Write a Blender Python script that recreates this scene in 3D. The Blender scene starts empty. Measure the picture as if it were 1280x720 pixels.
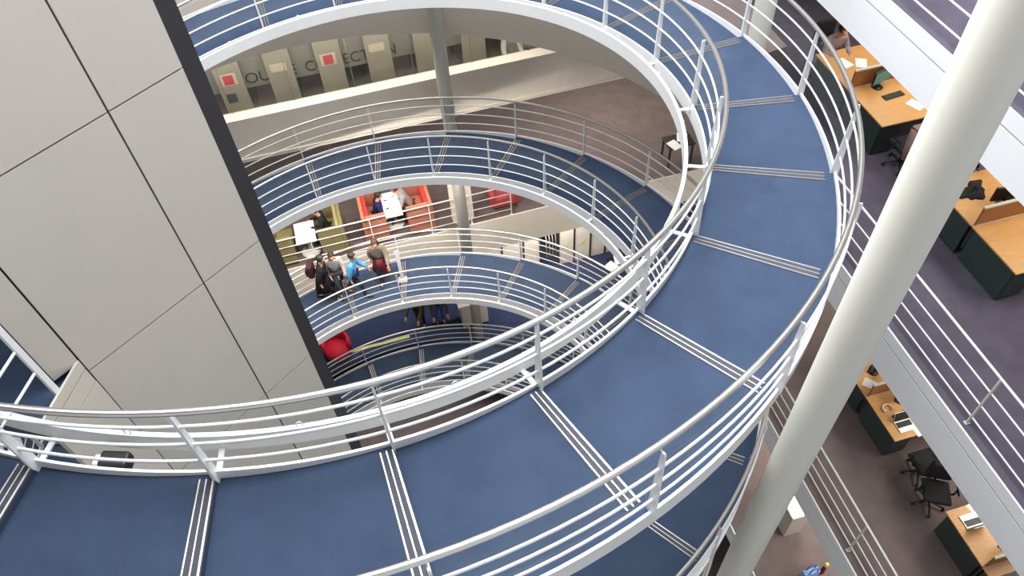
import bpy, bmesh, math, random
from math import sin, cos, pi, radians, floor
from mathutils import Vector, Matrix
random.seed(7)
sc = bpy.context.scene
COL = sc.collection

# ------------------------------------------------------------------ site frames
CX, CY, ZC = -2.5637, 7.8564, 21.6          # ramp axis seen from the viewpoint, viewpoint height
def W(x, y, z): return Vector((x - CX, y - CY, z + ZC))
AZR = radians(12.04)                         # right-hand galleries
def PR(s, g, z): return W(s*cos(AZR) - g*sin(AZR), s*sin(AZR) + g*cos(AZR), z)
AZF = radians(13.1)                          # far galleries
def PF(t, s, z): return W(t*cos(AZF) - s*sin(AZF), t*sin(AZF) + s*cos(AZF), z)

# ------------------------------------------------------------------ materials
def lin(c):
    return tuple(((v/255)/12.92 if v/255 <= .04045 else ((v/255 + .055)/1.055)**2.4) for v in c)
MATS = {}
def mat(name, rgb, rough=.6, metal=0, noise=0, nscale=20, bump=0, bscale=200, spec=.5, emit=0, coat=0, stretch=None):
    if name in MATS: return MATS[name]
    m = bpy.data.materials.new(name); m.use_nodes = True
    nt = m.node_tree; b = nt.nodes['Principled BSDF']
    c = lin(rgb)
    b.inputs['Base Color'].default_value = (*c, 1)
    b.inputs['Roughness'].default_value = rough
    b.inputs['Metallic'].default_value = metal
    b.inputs['Specular IOR Level'].default_value = spec
    if coat: b.inputs['Coat Weight'].default_value = coat
    tc = nt.nodes.new('ShaderNodeTexCoord')
    src = tc.outputs['Object']
    if stretch:
        mp = nt.nodes.new('ShaderNodeMapping'); mp.inputs['Scale'].default_value = stretch
        nt.links.new(src, mp.inputs['Vector']); src = mp.outputs['Vector']
    if noise:
        n = nt.nodes.new('ShaderNodeTexNoise'); n.inputs['Scale'].default_value = nscale
        n.inputs['Detail'].default_value = 6; n.inputs['Roughness'].default_value = .65
        nt.links.new(src, n.inputs['Vector'])
        r = nt.nodes.new('ShaderNodeValToRGB')
        r.color_ramp.elements[0].position = .3; r.color_ramp.elements[1].position = .7
        r.color_ramp.elements[0].color = (*[v*(1-noise) for v in c], 1)
        r.color_ramp.elements[1].color = (*[min(1, v*(1+noise)) for v in c], 1)
        nt.links.new(n.outputs['Fac'], r.inputs['Fac']); nt.links.new(r.outputs['Color'], b.inputs['Base Color'])
    if bump:
        n2 = nt.nodes.new('ShaderNodeTexNoise'); n2.inputs['Scale'].default_value = bscale
        nt.links.new(src, n2.inputs['Vector'])
        bp = nt.nodes.new('ShaderNodeBump'); bp.inputs['Strength'].default_value = bump; bp.inputs['Distance'].default_value = .01
        nt.links.new(n2.outputs['Fac'], bp.inputs['Height']); nt.links.new(bp.outputs['Normal'], b.inputs['Normal'])
    if emit:
        b.inputs['Emission Color'].default_value = (*c, 1); b.inputs['Emission Strength'].default_value = emit
    MATS[name] = m; return m
def glass_mat(name, rgb, clear, haze, gloss):
    m = bpy.data.materials.new(name); m.use_nodes = True; nt = m.node_tree
    nt.nodes.remove(nt.nodes['Principled BSDF']); out = nt.nodes['Material Output']
    t = nt.nodes.new('ShaderNodeBsdfTransparent'); t.inputs[0].default_value = (clear, clear, clear, 1)
    d = nt.nodes.new('ShaderNodeBsdfDiffuse'); d.inputs[0].default_value = (*lin(rgb), 1)
    gl = nt.nodes.new('ShaderNodeBsdfGlossy'); gl.inputs['Roughness'].default_value = .3
    m1 = nt.nodes.new('ShaderNodeMixShader'); m1.inputs[0].default_value = haze
    m2 = nt.nodes.new('ShaderNodeMixShader'); m2.inputs[0].default_value = gloss
    nt.links.new(t.outputs[0], m1.inputs[1]); nt.links.new(d.outputs[0], m1.inputs[2])
    nt.links.new(m1.outputs[0], m2.inputs[1]); nt.links.new(gl.outputs[0], m2.inputs[2])
    nt.links.new(m2.outputs[0], out.inputs[0]); MATS[name] = m; return m

white = mat('white_paint', (226, 226, 226), .38, noise=.03, nscale=3)
cream = mat('cream_paint', (236, 226, 211), .5, noise=.03, nscale=3)
slabw = mat('slab_edge_paint', (222, 223, 225), .45, noise=.02, nscale=2)
plaster = mat('grey_plaster', (176, 168, 158), .7, noise=.06, nscale=1.5)
colw = mat('column_paint', (194, 191, 182), .42, noise=.02, nscale=2)
panel = mat('core_panel', (199, 192, 182), .42, noise=.02, nscale=1.2)
joint = mat('panel_joint', (66, 62, 56), .8)
dark = mat('dark_metal', (48, 46, 50), .5, noise=.1, nscale=8)
blue = mat('blue_carpet', (60, 73, 95), .95, noise=.13, nscale=2.2, bump=.35, bscale=260, spec=.1)
bluef = mat('blue_floor_carpet', (52, 61, 92), .95, noise=.12, nscale=5, bump=.3, spec=.1)
greyc = mat('slate_carpet', (92, 86, 100), .95, noise=.16, nscale=2.5, bump=.3, spec=.1)
brownc = mat('brown_grey_carpet', (108, 96, 94), .95, noise=.14, nscale=2.5, bump=.3, spec=.1)
steel = mat('brushed_steel', (212, 209, 205), .36, metal=1, noise=.05, nscale=60)
alu = mat('aluminium_strip', (200, 198, 196), .42, metal=1, noise=.04, nscale=40)
insert = mat('nosing_insert', (70, 72, 82), .85, noise=.1)
wood = mat('beech_worktop', (206, 154, 90), .42, noise=.14, nscale=5, stretch=(1, 12, 1))
screenw = mat('oak_screen', (150, 98, 52), .5, noise=.16, nscale=6, stretch=(1, 1, 10))
green = mat('dark_green_board', (46, 58, 56), .6, noise=.08, nscale=5)
black = mat('black_plastic', (24, 24, 26), .45, noise=.05)
blackf = mat('black_fabric', (26, 25, 28), .9, noise=.15, nscale=40)
paper = mat('white_paper', (244, 242, 240), .7)
tablew = mat('white_laminate', (245, 244, 240), .35)
salmon = mat('salmon_upholstery', (170, 108, 84), .85, noise=.08, nscale=12, bump=.2)
redc = mat('red_upholstery', (212, 52, 44), .8, noise=.08, nscale=10, bump=.2)
redd = mat('crimson_upholstery', (196, 24, 54), .8, noise=.12, nscale=10, bump=.2)
redb = mat('brick_red_upholstery', (168, 66, 66), .85, noise=.1, nscale=10, bump=.2)
olive = mat('olive_upholstery', (122, 112, 72), .85, noise=.1, nscale=12, bump=.2)
oliver = mat('olive_rim', (150, 138, 92), .8, noise=.08)
yellow = mat('yellow_edge', (222, 222, 122), .6, noise=.05)
teal = mat('teal_display', (48, 142, 140), .3)
skin = mat('skin', (196, 146, 118), .6, noise=.05)
hairm = mat('dark_hair', (34, 26, 22), .6, noise=.2, nscale=60)
hairb = mat('brown_hair', (70, 46, 34), .6, noise=.2, nscale=60)
clear = glass_mat('clear_panel', (176, 176, 172), .97, .04, .008)
glaz = glass_mat('gallery_glazing', (150, 146, 134), .95, .03, .04)
frost = mat('frosted_band', (132, 130, 118), .6, noise=.05, nscale=4)
letter = mat('sign_letter', (40, 40, 38), .5)
def cloth(n, rgb): return mat(n, rgb, .9, noise=.12, nscale=25, bump=.2, spec=.2)

# ------------------------------------------------------------------ mesh builder
class MB:
    def __init__(s): s.v = []; s.f = []; s.m = []; s.sm = []
    def add(s, vs, fs, mi=0, smooth=False):
        k = len(s.v); s.v += [tuple(v) for v in vs]
        for f in fs: s.f.append([i + k for i in f]); s.m.append(mi); s.sm.append(smooth)
        return s
    def box(s, lo, hi, mi=0, M=None, bev=0):
        (x0, y0, z0), (x1, y1, z1) = lo, hi
        if bev:
            b = min(bev, (x1-x0)*.45, (y1-y0)*.45, (z1-z0)*.45)
            bm = bmesh.new(); bmesh.ops.create_cube(bm, size=1)
            for v in bm.verts: v.co = Vector(((x0+x1)/2 + v.co.x*(x1-x0), (y0+y1)/2 + v.co.y*(y1-y0), (z0+z1)/2 + v.co.z*(z1-z0)))
            bmesh.ops.bevel(bm, geom=bm.edges[:], offset=b, segments=2, affect='EDGES', profile=.5)
            bm.verts.index_update()
            vs = [v.co.copy() for v in bm.verts]; fs = [[v.index for v in f.verts] for f in bm.faces]; bm.free()
        else:
            vs = [Vector(p) for p in ((x0,y0,z0),(x1,y0,z0),(x1,y1,z0),(x0,y1,z0),(x0,y0,z1),(x1,y0,z1),(x1,y1,z1),(x0,y1,z1))]
            fs = [(0,3,2,1),(4,5,6,7),(0,1,5,4),(1,2,6,5),(2,3,7,6),(3,0,4,7)]
        if M is not None: vs = [M @ Vector(v) for v in vs]
        return s.add(vs, fs, mi, bool(bev) and False)
    def hexa(s, b4, t4, mi=0):
        return s.add(list(b4) + list(t4), [(0,3,2,1),(4,5,6,7),(0,1,5,4),(1,2,6,5),(2,3,7,6),(3,0,4,7)], mi)
    def tube(s, pts, r, n=8, mi=0, cap=True, closed=False, rs=None):
        pts = [Vector(p) for p in pts]; N = len(pts); vs = []; fs = []
        up0 = None
        for i, p in enumerate(pts):
            a = pts[i-1] if (i or closed) else p; b = pts[(i+1) % N] if (i < N-1 or closed) else p
            d = (b - a).normalized()
            if up0 is None:
                ref = Vector((0,0,1)) if abs(d.z) < .9 else Vector((1,0,0))
                u = (ref - d*ref.dot(d)).normalized()
            else: u = (up0 - d*up0.dot(d)).normalized()
            up0 = u; w = d.cross(u); rr = rs[i] if rs else r
            for k in range(n):
                an = 2*pi*k/n; vs.append(p + (u*cos(an) + w*sin(an))*rr)
        for i in range(N if closed else N-1):
            j = (i+1) % N
            for k in range(n): fs.append((i*n+k, i*n+(k+1)%n, j*n+(k+1)%n, j*n+k))
        s.add(vs, fs, mi, True)
        if cap and not closed:
            s.add(vs[:n], [tuple(range(n-1, -1, -1))], mi); s.add(vs[-n:], [tuple(range(n))], mi)
        return s
    def lathe(s, prof, n=32, c=(0,0,0), mi=0, smooth=True):
        c = Vector(c); vs = []; fs = []; P = len(prof)
        for r, z in prof:
            for k in range(n): vs.append(c + Vector((r*cos(2*pi*k/n), r*sin(2*pi*k/n), z)))
        for i in range(P-1):
            for k in range(n): fs.append((i*n+k, i*n+(k+1)%n, (i+1)*n+(k+1)%n, (i+1)*n+k))
        s.add(vs, fs, mi, smooth)
        if prof[0][0] > 1e-4: s.add(vs[:n], [tuple(range(n-1,-1,-1))], mi)
        if prof[-1][0] > 1e-4: s.add(vs[-n:], [tuple(range(n))], mi)
        return s
    def ellip(s, c, r, mi=0, nu=16, nv=10, M=None):
        vs = []; fs = []; c = Vector(c)
        for i in range(nv+1):
            a = pi*i/nv
            for k in range(nu):
                b = 2*pi*k/nu; v = Vector((r[0]*sin(a)*cos(b), r[1]*sin(a)*sin(b), r[2]*cos(a)))
                vs.append(c + (M @ v if M is not None else v))
        for i in range(nv):
            for k in range(nu): fs.append((i*nu+k, (i+1)*nu+k, (i+1)*nu+(k+1)%nu, i*nu+(k+1)%nu))
        return s.add(vs, fs, mi, True)
    def build(s, name, mats, parent=None):
        me = bpy.data.meshes.new(name); me.from_pydata(s.v, [], s.f)
        for m in (mats if isinstance(mats, (list, tuple)) else [mats]): me.materials.append(m)
        me.polygons.foreach_set('material_index', s.m); me.polygons.foreach_set('use_smooth', s.sm)
        bm = bmesh.new(); bm.from_mesh(me); bmesh.ops.remove_doubles(bm, verts=bm.verts, dist=1e-5)
        bmesh.ops.recalc_face_normals(bm, faces=bm.faces); bm.to_mesh(me); bm.free()
        me.update(); o = bpy.data.objects.new(name, me); COL.objects.link(o)
        if parent: o.parent = parent
        return o
def tag(o, label, cat, group=None):
    o['label'] = label; o['category'] = cat
    if group: o['group'] = group
    return o
def thing(name, label, cat, loc=(0,0,0), rz=0, group=None):
    o = bpy.data.objects.new(name, None); COL.objects.link(o); o.empty_display_size = .1
    o.location = loc; o.rotation_euler = (0, 0, rz); return tag(o, label, cat, group)
def struct(o): o['kind'] = 'structure'; return o
def copy_tree(o, parent=None):
    c = o.copy(); COL.objects.link(c)
    if parent: c.parent = parent
    for ch in list(o.children): copy_tree(ch, c)
    return c

# ------------------------------------------------------------------ ramp helix
RI, RO, TH0, D, DZ, Z0 = 5.0886, 6.4925, -1.5296, .2623, -.1756, -5.3381
NA, NB, STEP, SUB = -4, 92, .075, 8
def zh(n): return Z0 + DZ*n + ZC
def HP(n, r, dz=0): a = TH0 + n*D; return Vector((r*cos(a), r*sin(a), zh(n) + dz))
def ribbon(mb, n0, n1, r0, r1, zb, zt, mi=0, sub=SUB):
    """rectangular-section bar following the helix"""
    k = max(1, round((n1 - n0)*sub)); vs = []; fs = []
    for i in range(k+1):
        n = n0 + (n1 - n0)*i/k
        vs += [HP(n, r0, zb), HP(n, r1, zb), HP(n, r1, zt), HP(n, r0, zt)]
    for i in range(k):
        a = 4*i
        for j in range(4): fs.append((a+j, a+(j+1)%4, a+4+(j+1)%4, a+4+j))
    fs += [(0,1,2,3), (4*k+3, 4*k+2, 4*k+1, 4*k)]
    return mb.add(vs, fs, mi)

ramp = thing('spiral_ramp', 'blue-carpeted spiral ramp in white steel winding down round the open atrium', 'ramp', (0, 0, 0))
for n in range(NA, NB):
    mb = MB(); vs = []; fs = []
    def tz(f): return -STEP*(1-f)           # tread is flatter than the helix: small step at each nosing
    ra, rb = RI + .001, RO + .012
    for i in range(SUB+1):
        f = i/SUB; q = tz(f)
        vs += [HP(n+f, ra, -.17), HP(n+f, rb, -.17), HP(n+f, rb, q), HP(n+f, ra, q)]
    for i in range(SUB):
        a = 4*i
        for j in range(4): fs.append((a+j, a+(j+1)%4, a+4+(j+1)%4, a+4+j))
    fs += [(0,1,2,3), (4*SUB+3, 4*SUB+2, 4*SUB+1, 4*SUB)]
    mb.add(vs, fs)
    tr = mb.build('tread', blue, ramp)
    # nosing at the lower end of this tread: dark insert with three bright strips
    nb = MB(); n1 = n + 1
    w = .135/5.8/D
    def radial(na, nb_, r0, r1, zb, zt, mi):
        pb = [HP(na, r0, tz(1-(n1-na)) + zb), HP(na, r1, tz(1-(n1-na)) + zb), HP(nb_, r1, tz(1-(n1-nb_)) + zb), HP(nb_, r0, tz(1-(n1-nb_)) + zb)]
        nb.hexa(pb, [p + Vector((0,0,zt-zb)) for p in pb], mi)
    radial(n1 - w*1.05, n1 + .001, RI+.05, RO-.10, -.02, .004, 0)
    for k, (c0, ww) in enumerate(((.93, .08), (.52, .075), (.10, .115))):
        radial(n1 - w*(c0 + ww/2), n1 - w*max(0, c0 - ww/2), RI+.04, RO-.09, 0, .010, 1)
    nb.build('nosing', [insert, alu], tr)
ribbon(MB(), NA, NB, RI-.022, RI, -.19, .04).build('inner_stringer', white, ramp)
ribbon(MB(), NA, NB, RO+.013, RO+.038, -.21, .035).build('outer_stringer', white, ramp)
ribbon(MB(), NA, NB, 4.805, 4.845, -.07, .14).build('ring_beam', white, ramp)
ribbon(MB(), NA, NB, RI+.05, RO-.05, -.24, -.171).build('soffit', plaster, ramp)
for n in range(NA, NB+1):
    mb = MB(); a = TH0 + n*D; u = Vector((cos(a), sin(a), 0)); t = Vector((-sin(a), cos(a), 0)); c = HP(n, 0); c = Vector((0,0,zh(n)))
    b4 = [c + u*r + t*q + Vector((0,0,-.055)) for r, q in ((4.83,-.022),(RI-.02,-.022),(RI-.02,.022),(4.83,.022))]
    mb.hexa(b4, [p + Vector((0,0,.016)) for p in b4]); mb.build('bracket', white, ramp)

for n in range(NA, NB):
    c_ = HP(n+.5, 4.825, .14); a = TH0 + (n+.5)*D; t_ = Vector((-sin(a), cos(a), 0))
    MB().tube([c_ + t_*-.022, c_ + t_*-.022 + Vector((0,0,.05)), c_ + Vector((0,0,.066)), c_ + t_*.022 + Vector((0,0,.05)), c_ + t_*.022], .005, 6).build('cable_clip', white, ramp)
def railing(name, label, r, side, rail_r):
    th = thing(name, label, 'railing', (0,0,0))
    K = (NB-NA)*SUB
    pts = lambda rr, h: [HP(NA + (NB-NA)*i/K, rr, h) for i in range(K+1)]
    MB().tube(pts(rail_r, 1.0), .027, 10).build('handrail', steel, th)
    for h in (.25, .5, .75): MB().tube(pts(r, h), .0135, 6).build('rail', white, th)
    for n in range(NA, NB+1):
        a = TH0 + n*D; u = Vector((cos(a), sin(a), 0)); t = Vector((-sin(a), cos(a), 0)); c = Vector((0,0,zh(n)))
        mb = MB()
        lv = [(-.13, .016, .006), (.0, .046, .010), (.06, .044, .011), (.95, .019, .009), (.968, .010, .007)]
        secs = [[c + u*(r + i*ru) + t*j*tu + Vector((0,0,z)) for i, j in ((-1,-1),(1,-1),(1,1),(-1,1))] for z, ru, tu in lv]
        for A_, B_ in zip(secs, secs[1:]): mb.hexa(A_, B_)
        mb.tube([c + u*r + Vector((0,0,.95)), c + u*((r+rail_r)/2) + Vector((0,0,.965)), c + u*rail_r + Vector((0,0,.985))], .008, 6)
        mb.build('post', white, th)
    for n in range(NA, NB):
        mb = MB(); ribbon(mb, n+.018, n+.982, r - side*.024, r - side*.018, .27, .93, sub=8.3)
        mb.build('glass_panel', clear, th)
    return th
railing('inner_railing', 'white inner railing with steel handrail, on the ramp edge facing the panelled core', RI+.012, -1, RI+.05)
railing('outer_railing', 'white outer railing with steel handrail, on the ramp edge facing the desk galleries', RO+.02, 1, RO-.03)

# ------------------------------------------------------------------ columns
def column(x, y, label):
    t = thing('column', label, 'column', W(x, y, -ZC), 0)
    MB().lathe([(.155, 0), (.155, 26.5)], 48).build('shaft', colw, t)
    MB().lathe([(.2, 0), (.2, .03), (.165, .04), (.165, .06)], 48).build('base_plate', colw, t)
    return t
column(2.209, 2.843, 'thick round white column standing nearest, in front of the ramp and desk galleries')
column(3.985, 10.09, 'round white column just outside the ramp beside the dark desk gallery, top right')
column(-1.177, 14.633, 'slim round white column rising in the middle beyond the ramp loops, before the sign')

# ------------------------------------------------------------------ lift core with panels, dark edge, bridge
AZC = radians(48.2); P0 = W(-3.584, 3.7676, 0); P0.z = 0
uC = Vector((cos(AZC), sin(AZC), 0)); nC = Vector((-sin(AZC), cos(AZC), 0))     # nC points into the core
def CP(u, d, z): return P0 + uC*u + nC*d + Vector((0,0,z + ZC))
zj = [-5.269 + 1.923*k for k in range(-9, 5)]
core = MB()
def cbox(u0, u1, d0, d1, z0, z1, mi): core.hexa([CP(u0,d0,z0),CP(u1,d0,z0),CP(u1,d1,z0),CP(u0,d1,z0)], [CP(u0,d0,z1),CP(u1,d0,z1),CP(u1,d1,z1),CP(u0,d1,z1)], mi)
g_ = .008
for a, b in zip(zj, zj[1:]):
    for u0, u1 in ((0, 1.19), (1.19, 1.845)): cbox(u0+g_, u1-g_, 0, .03, a+g_, b-g_, 0)
    if b > -5: cbox(-.235, -g_, 0, .03, max(a+g_, -5.12), b-g_, 0)
    for d0 in (0.0, ): pass
cbox(.002, 1.84, .028, 2.2, -ZC, 4, 1)
cbox(-.2, .01, .028, 2.2, -5.10, 4, 1)
eBc = Vector((cos(radians(-101)), sin(radians(-101)), 0)); wBc = Vector((eBc.y, -eBc.x, 0))
def CQ(l, w, z): return P0 + eBc*l + wBc*w + Vector((0,0,z+ZC))
for za, zb_ in ((-ZC, -9.12), (-9.10, -7.20), (-7.18, -5.41)):
    core.hexa([CQ(.0,.0,za),CQ(.58,.0,za),CQ(.58,.05,za),CQ(.0,.05,za)], [CQ(.0,.0,zb_),CQ(.58,.0,zb_),CQ(.58,.05,zb_),CQ(.0,.05,zb_)], 0)
core.hexa([CQ(.0,.01,-ZC),CQ(.57,.01,-ZC),CQ(.57,.05,-ZC),CQ(.0,.05,-ZC)], [CQ(.0,.01,-5.41),CQ(.57,.01,-5.41),CQ(.57,.05,-5.41),CQ(.0,.05,-5.41)], 1)
struct(core.build('wall_core', [panel, joint]))
tr1 = MB(); tr1.hexa([CP(1.845,.02,-ZC),CP(2.0,.02,-ZC),CP(2.0,2.2,-ZC),CP(1.845,2.2,-ZC)], [CP(1.845,.02,4),CP(2.0,.02,4),CP(2.0,2.2,4),CP(1.845,2.2,4)])
struct(tr1.build('trim_1', dark))
# landing bridge from the core to the ramp
eB = Vector((cos(radians(-101)), sin(radians(-101)), 0)); wB = Vector((-eB.y, eB.x, 0)); wB = -wB   # wB: away from the panel side
def BP(l, w, z): return P0 + uC*.0 + eB*l + wB*w + Vector((0,0,z+ZC))
bridge = thing('landing_bridge', 'short blue-carpeted landing bridge with white edge beam beside the panelled core, far left', 'bridge', BP(0, 0, -5.2))
def bbox(mb, l0, l1, w0, w1, z0, z1, mi=0):
    q = lambda l, w, z: BP(l, w, z) - bridge.location
    mb.hexa([q(l0,w0,z0),q(l1,w0,z0),q(l1,w1,z0),q(l0,w1,z0)], [q(l0,w0,z1),q(l1,w0,z1),q(l1,w1,z1),q(l0,w1,z1)], mi); return mb
eb = bbox(MB(), .005, .58, .0, .022, -5.40, -5.225); bbox(eb, .005, .58, .006, .022, -5.225, -5.213, 1); bbox(eb, .005, .58, 0, .022, -5.213, -5.10); eb.build('edge_beam', [panel, joint], bridge)
dk = bbox(MB(), .02, .58, .024, 1.5, -5.42, -5.2); bbox(dk, -1.2, .02, .31, 1.5, -5.42, -5.2); dk.build('deck', blue, bridge)
brail = thing('bridge_railing', 'white post and bars of the railing on the landing bridge, far left edge', 'railing', BP(.0, .10, -5.2))
def q_(l, w, z): return BP(l, w, z) - brail.location
mb = MB(); mb.hexa([q_(.275,.024,-5.2),q_(.325,.024,-5.2),q_(.325,.052,-5.2),q_(.275,.052,-5.2)], [q_(.275,.024,-4.2),q_(.325,.024,-4.2),q_(.325,.052,-4.2),q_(.275,.052,-4.2)]); mb.build('post', white, brail)
for z in (-4.80, -4.52, -4.26): MB().tube([q_(.30,.038,z), q_(.95,.038,z)], .012, 8).build('rail', white, brail)
struct(MB().hexa([CP(-.275,.01,-5.1),CP(-.237,.01,-5.1),CP(-.237,.4,-5.1),CP(-.275,.4,-5.1)], [CP(-.275,.01,4),CP(-.237,.01,4),CP(-.237,.4,4),CP(-.275,.4,4)]).build('trim_9', dark))
# flood lamp clamped on the ring beam
fl = thing('floodlight', 'small black floodlight with white lens fixed between stringer and ring beam, bottom left', 'light', Vector((4.95*cos(TH0-.60*D), 4.95*sin(TH0-.60*D), zh(-.6)-.16)), TH0 - .6*D + pi/2)
MB().box((-.13,-.07,.03), (.10,.06,.13), bev=.02).box((-.09,-.045,0), (-.05,.035,.04)).box((.05,-.045,0), (.09,.035,.04)).build('housing', black, fl)
MB().box((-.19,-.05,.02), (-.13,.04,.10), bev=.015).build('lens', paper, fl)

# ------------------------------------------------------------------ slabs and galleries, right-hand side
def prism(mb, poly, z0, z1, mi=0):
    n = len(poly); vs = [Vector((p.x, p.y, z0+ZC)) for p in poly] + [Vector((p.x, p.y, z1+ZC)) for p in poly]
    mb.add(vs, [tuple(range(n-1,-1,-1)), tuple(range(n, 2*n))] + [(i,(i+1)%n,n+(i+1)%n,n+i) for i in range(n)], mi); return mb
def rect(F, a0, a1, b0, b1): return [F(a0,b0,0), F(a1,b0,0), F(a1,b1,0), F(a0,b1,0)]
def gallery(z, s, zl, g0, g1, cm, ti):
    struct(prism(MB(), rect(PR, s+.03, 17, g0, g1), zl+.02, z, 0).build('floor', cm))
    t = MB(); prism(t, rect(PR, s, s+.03, g0, g1), zl, z-.26*(z-zl)/.9)
    prism(t, rect(PR, s+.004, s+.03, g0, g1), z-.26*(z-zl)/.9, z-.23*(z-zl)/.9, 1)
    prism(t, rect(PR, s, s+.03, g0, g1), z-.23*(z-zl)/.9, z+.012)
    struct(t.build('trim_%d' % ti, [slabw, plaster]))
def gallery_rail(z, s, label, g0, g1, ph):
    r = thing('gallery_railing', label, 'railing', PR(s, 0, z), AZR)
    for k, h in enumerate((.17, .47, .79, 1.12)):
        MB().tube([(0, g0, h), (0, g1, h)], .013 if k < 3 else .019, 8).build('rail' if k < 3 else 'handrail', white, r)
    g = ph
    while g < g1:
        if g > g0: MB().box((-.022, g-.012, 0), (.022, g+.012, 1.11)).box((-.04, g-.03, 0), (.04, g+.03, .012)).build('post', colw, r)
        g += 2.45
gallery(-5.7, 6.99, -6.486, -6, 16, greyc, 2)
gallery(-9.9, 7.016, -10.77, -6, 16, greyc, 3)
gallery(-14.1, 6.474, -14.78, -6, 12, brownc, 4)
gallery(-18.3, 6.2, -18.9, -6, 11.5, brownc, 5)
gallery_rail(-5.7, 7.10, 'white gallery railing on the uppermost desk gallery, top right corner', -6, 15, 3.65-2.45*3)
gallery_rail(-9.9, 7.15, 'white gallery railing along the gallery with the big desks right of the thick column', -6, 15, 3.65-2.45*3)
gallery_rail(-14.1, 6.60, 'white gallery railing on the lower gallery, crossing the bottom right beside the office chairs', -6, 11.5, 3.56-2.45*3)

# ------------------------------------------------------------------ far side
struct(prism(MB(), [Vector((x, y, 0)) for x, y in ((-15,-15),(17,-15),(17,17),(-15,17))], -ZC-.2, -ZC).build('floor', brownc))
def ring_sector(r0, r1, a0, a1, z0, z1, n=96, mi=0, mb=None, clip_s=None):
    mb = mb or MB(); vs = []; fs = []
    for i in range(n+1):
        a = radians(a0 + (a1-a0)*i/n)
        rr = min(r1, (clip_s + .868)/max(.05, cos(a - AZR))) if clip_s else r1
        rr = max(rr, r0+.02)
        for r, z in ((r0,z0),(rr,z0),(rr,z1),(r0,z1)): vs.append(Vector((r*cos(a), r*sin(a), z+ZC)))
    for i in range(n):
        for j in range(4): fs.append((4*i+j, 4*i+(j+1)%4, 4*i+4+(j+1)%4, 4*i+4+j))
    fs += [(0,1,2,3), (4*n+3,4*n+2,4*n+1,4*n)]
    return mb.add(vs, fs, mi)
struct(ring_sector(7.05, 7.10, 22, 150, -9.26, -7.49).build('trim_6', mat('warm_grey_paint', (206, 196, 184), .6, noise=.03, nscale=2)))
struct(ring_sector(7.10, 15.5, 22, 150, -9.22, -7.5, clip_s=6.95).build('floor', brownc))
# glazed room behind the white parapet
p = MB(); prism(p, rect(PF, -12, 9.5, 15.42, 15.50), -12.0, -10.93)
prism(p, rect(PF, -12, 9.5, 15.40, 15.74), -10.93, -10.87); prism(p, rect(PF, -12, 9.5, 15.39, 15.50), -12.06, -11.97)
struct(p.build('wall_parapet', cream))
struct(prism(MB(), rect(PF, -12, 9.5, 15.50, 23), -12.05, -11.9).build('floor', brownc))
w_ = thing('window_1', 'x', 'x'); bpy.data.objects.remove(w_)
gz = struct(prism(MB(), rect(PF, -12, 9.5, 15.695, 15.705), -10.86, -9.27).build('window_1', glaz))
mull = MB()
for k in range(-8, 7): prism(mull, rect(PF, 1.42*k+.25-.008, 1.42*k+.25+.008, 15.69, 15.72), -10.86, -9.27)
struct(mull.build('window_frame', mat('grey_frame', (112, 108, 100), .5), gz))
struct(prism(MB(), rect(PF, -12, 9.5, 20.5, 20.6), -11.9, -9.3).build('wall_room', plaster))
# lettering on the bulkhead between the bookcase ends
sign = thing('sign', 'pale band above the bookcases lettered COURSE COLLECTION in dark capitals', 'sign', PF(-.52, 16.12, -10.33), AZF)
MB().box((-2.6, .0, -.24), (6.5, .03, .62)).build('frosted_band', frost, sign)
def text(body, x0, x1, height, parent, m, name='lettering'):
    cu = bpy.data.curves.new(name, 'FONT'); cu.body = body; cu.size = 1; cu.extrude = .004
    o = bpy.data.objects.new(name, cu); COL.objects.link(o)
    dg = bpy.context.evaluated_depsgraph_get(); me = bpy.data.meshes.new_from_object(o.evaluated_get(dg)); bpy.data.objects.remove(o)
    xs_ = [v.co.x for v in me.vertices]; ys_ = [v.co.y for v in me.vertices]
    for v in me.vertices:
        v.co.x = x0 + (v.co.x - min(xs_))*(x1-x0)/(max(xs_)-min(xs_)); v.co.y = (v.co.y - min(ys_))*height/(max(ys_)-min(ys_)) - height/2
    o = bpy.data.objects.new(name, me); COL.objects.link(o); me.materials.clear(); me.materials.append(m)
    o.parent = parent; o.rotation_euler = (pi/2, 0, 0); o.location = (0, -.008, 0); return o
text('COURSE', -1.86, -.44, .27, sign, letter); text('COLLECTION', -.22, 1.90, .27, sign, letter)
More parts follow.
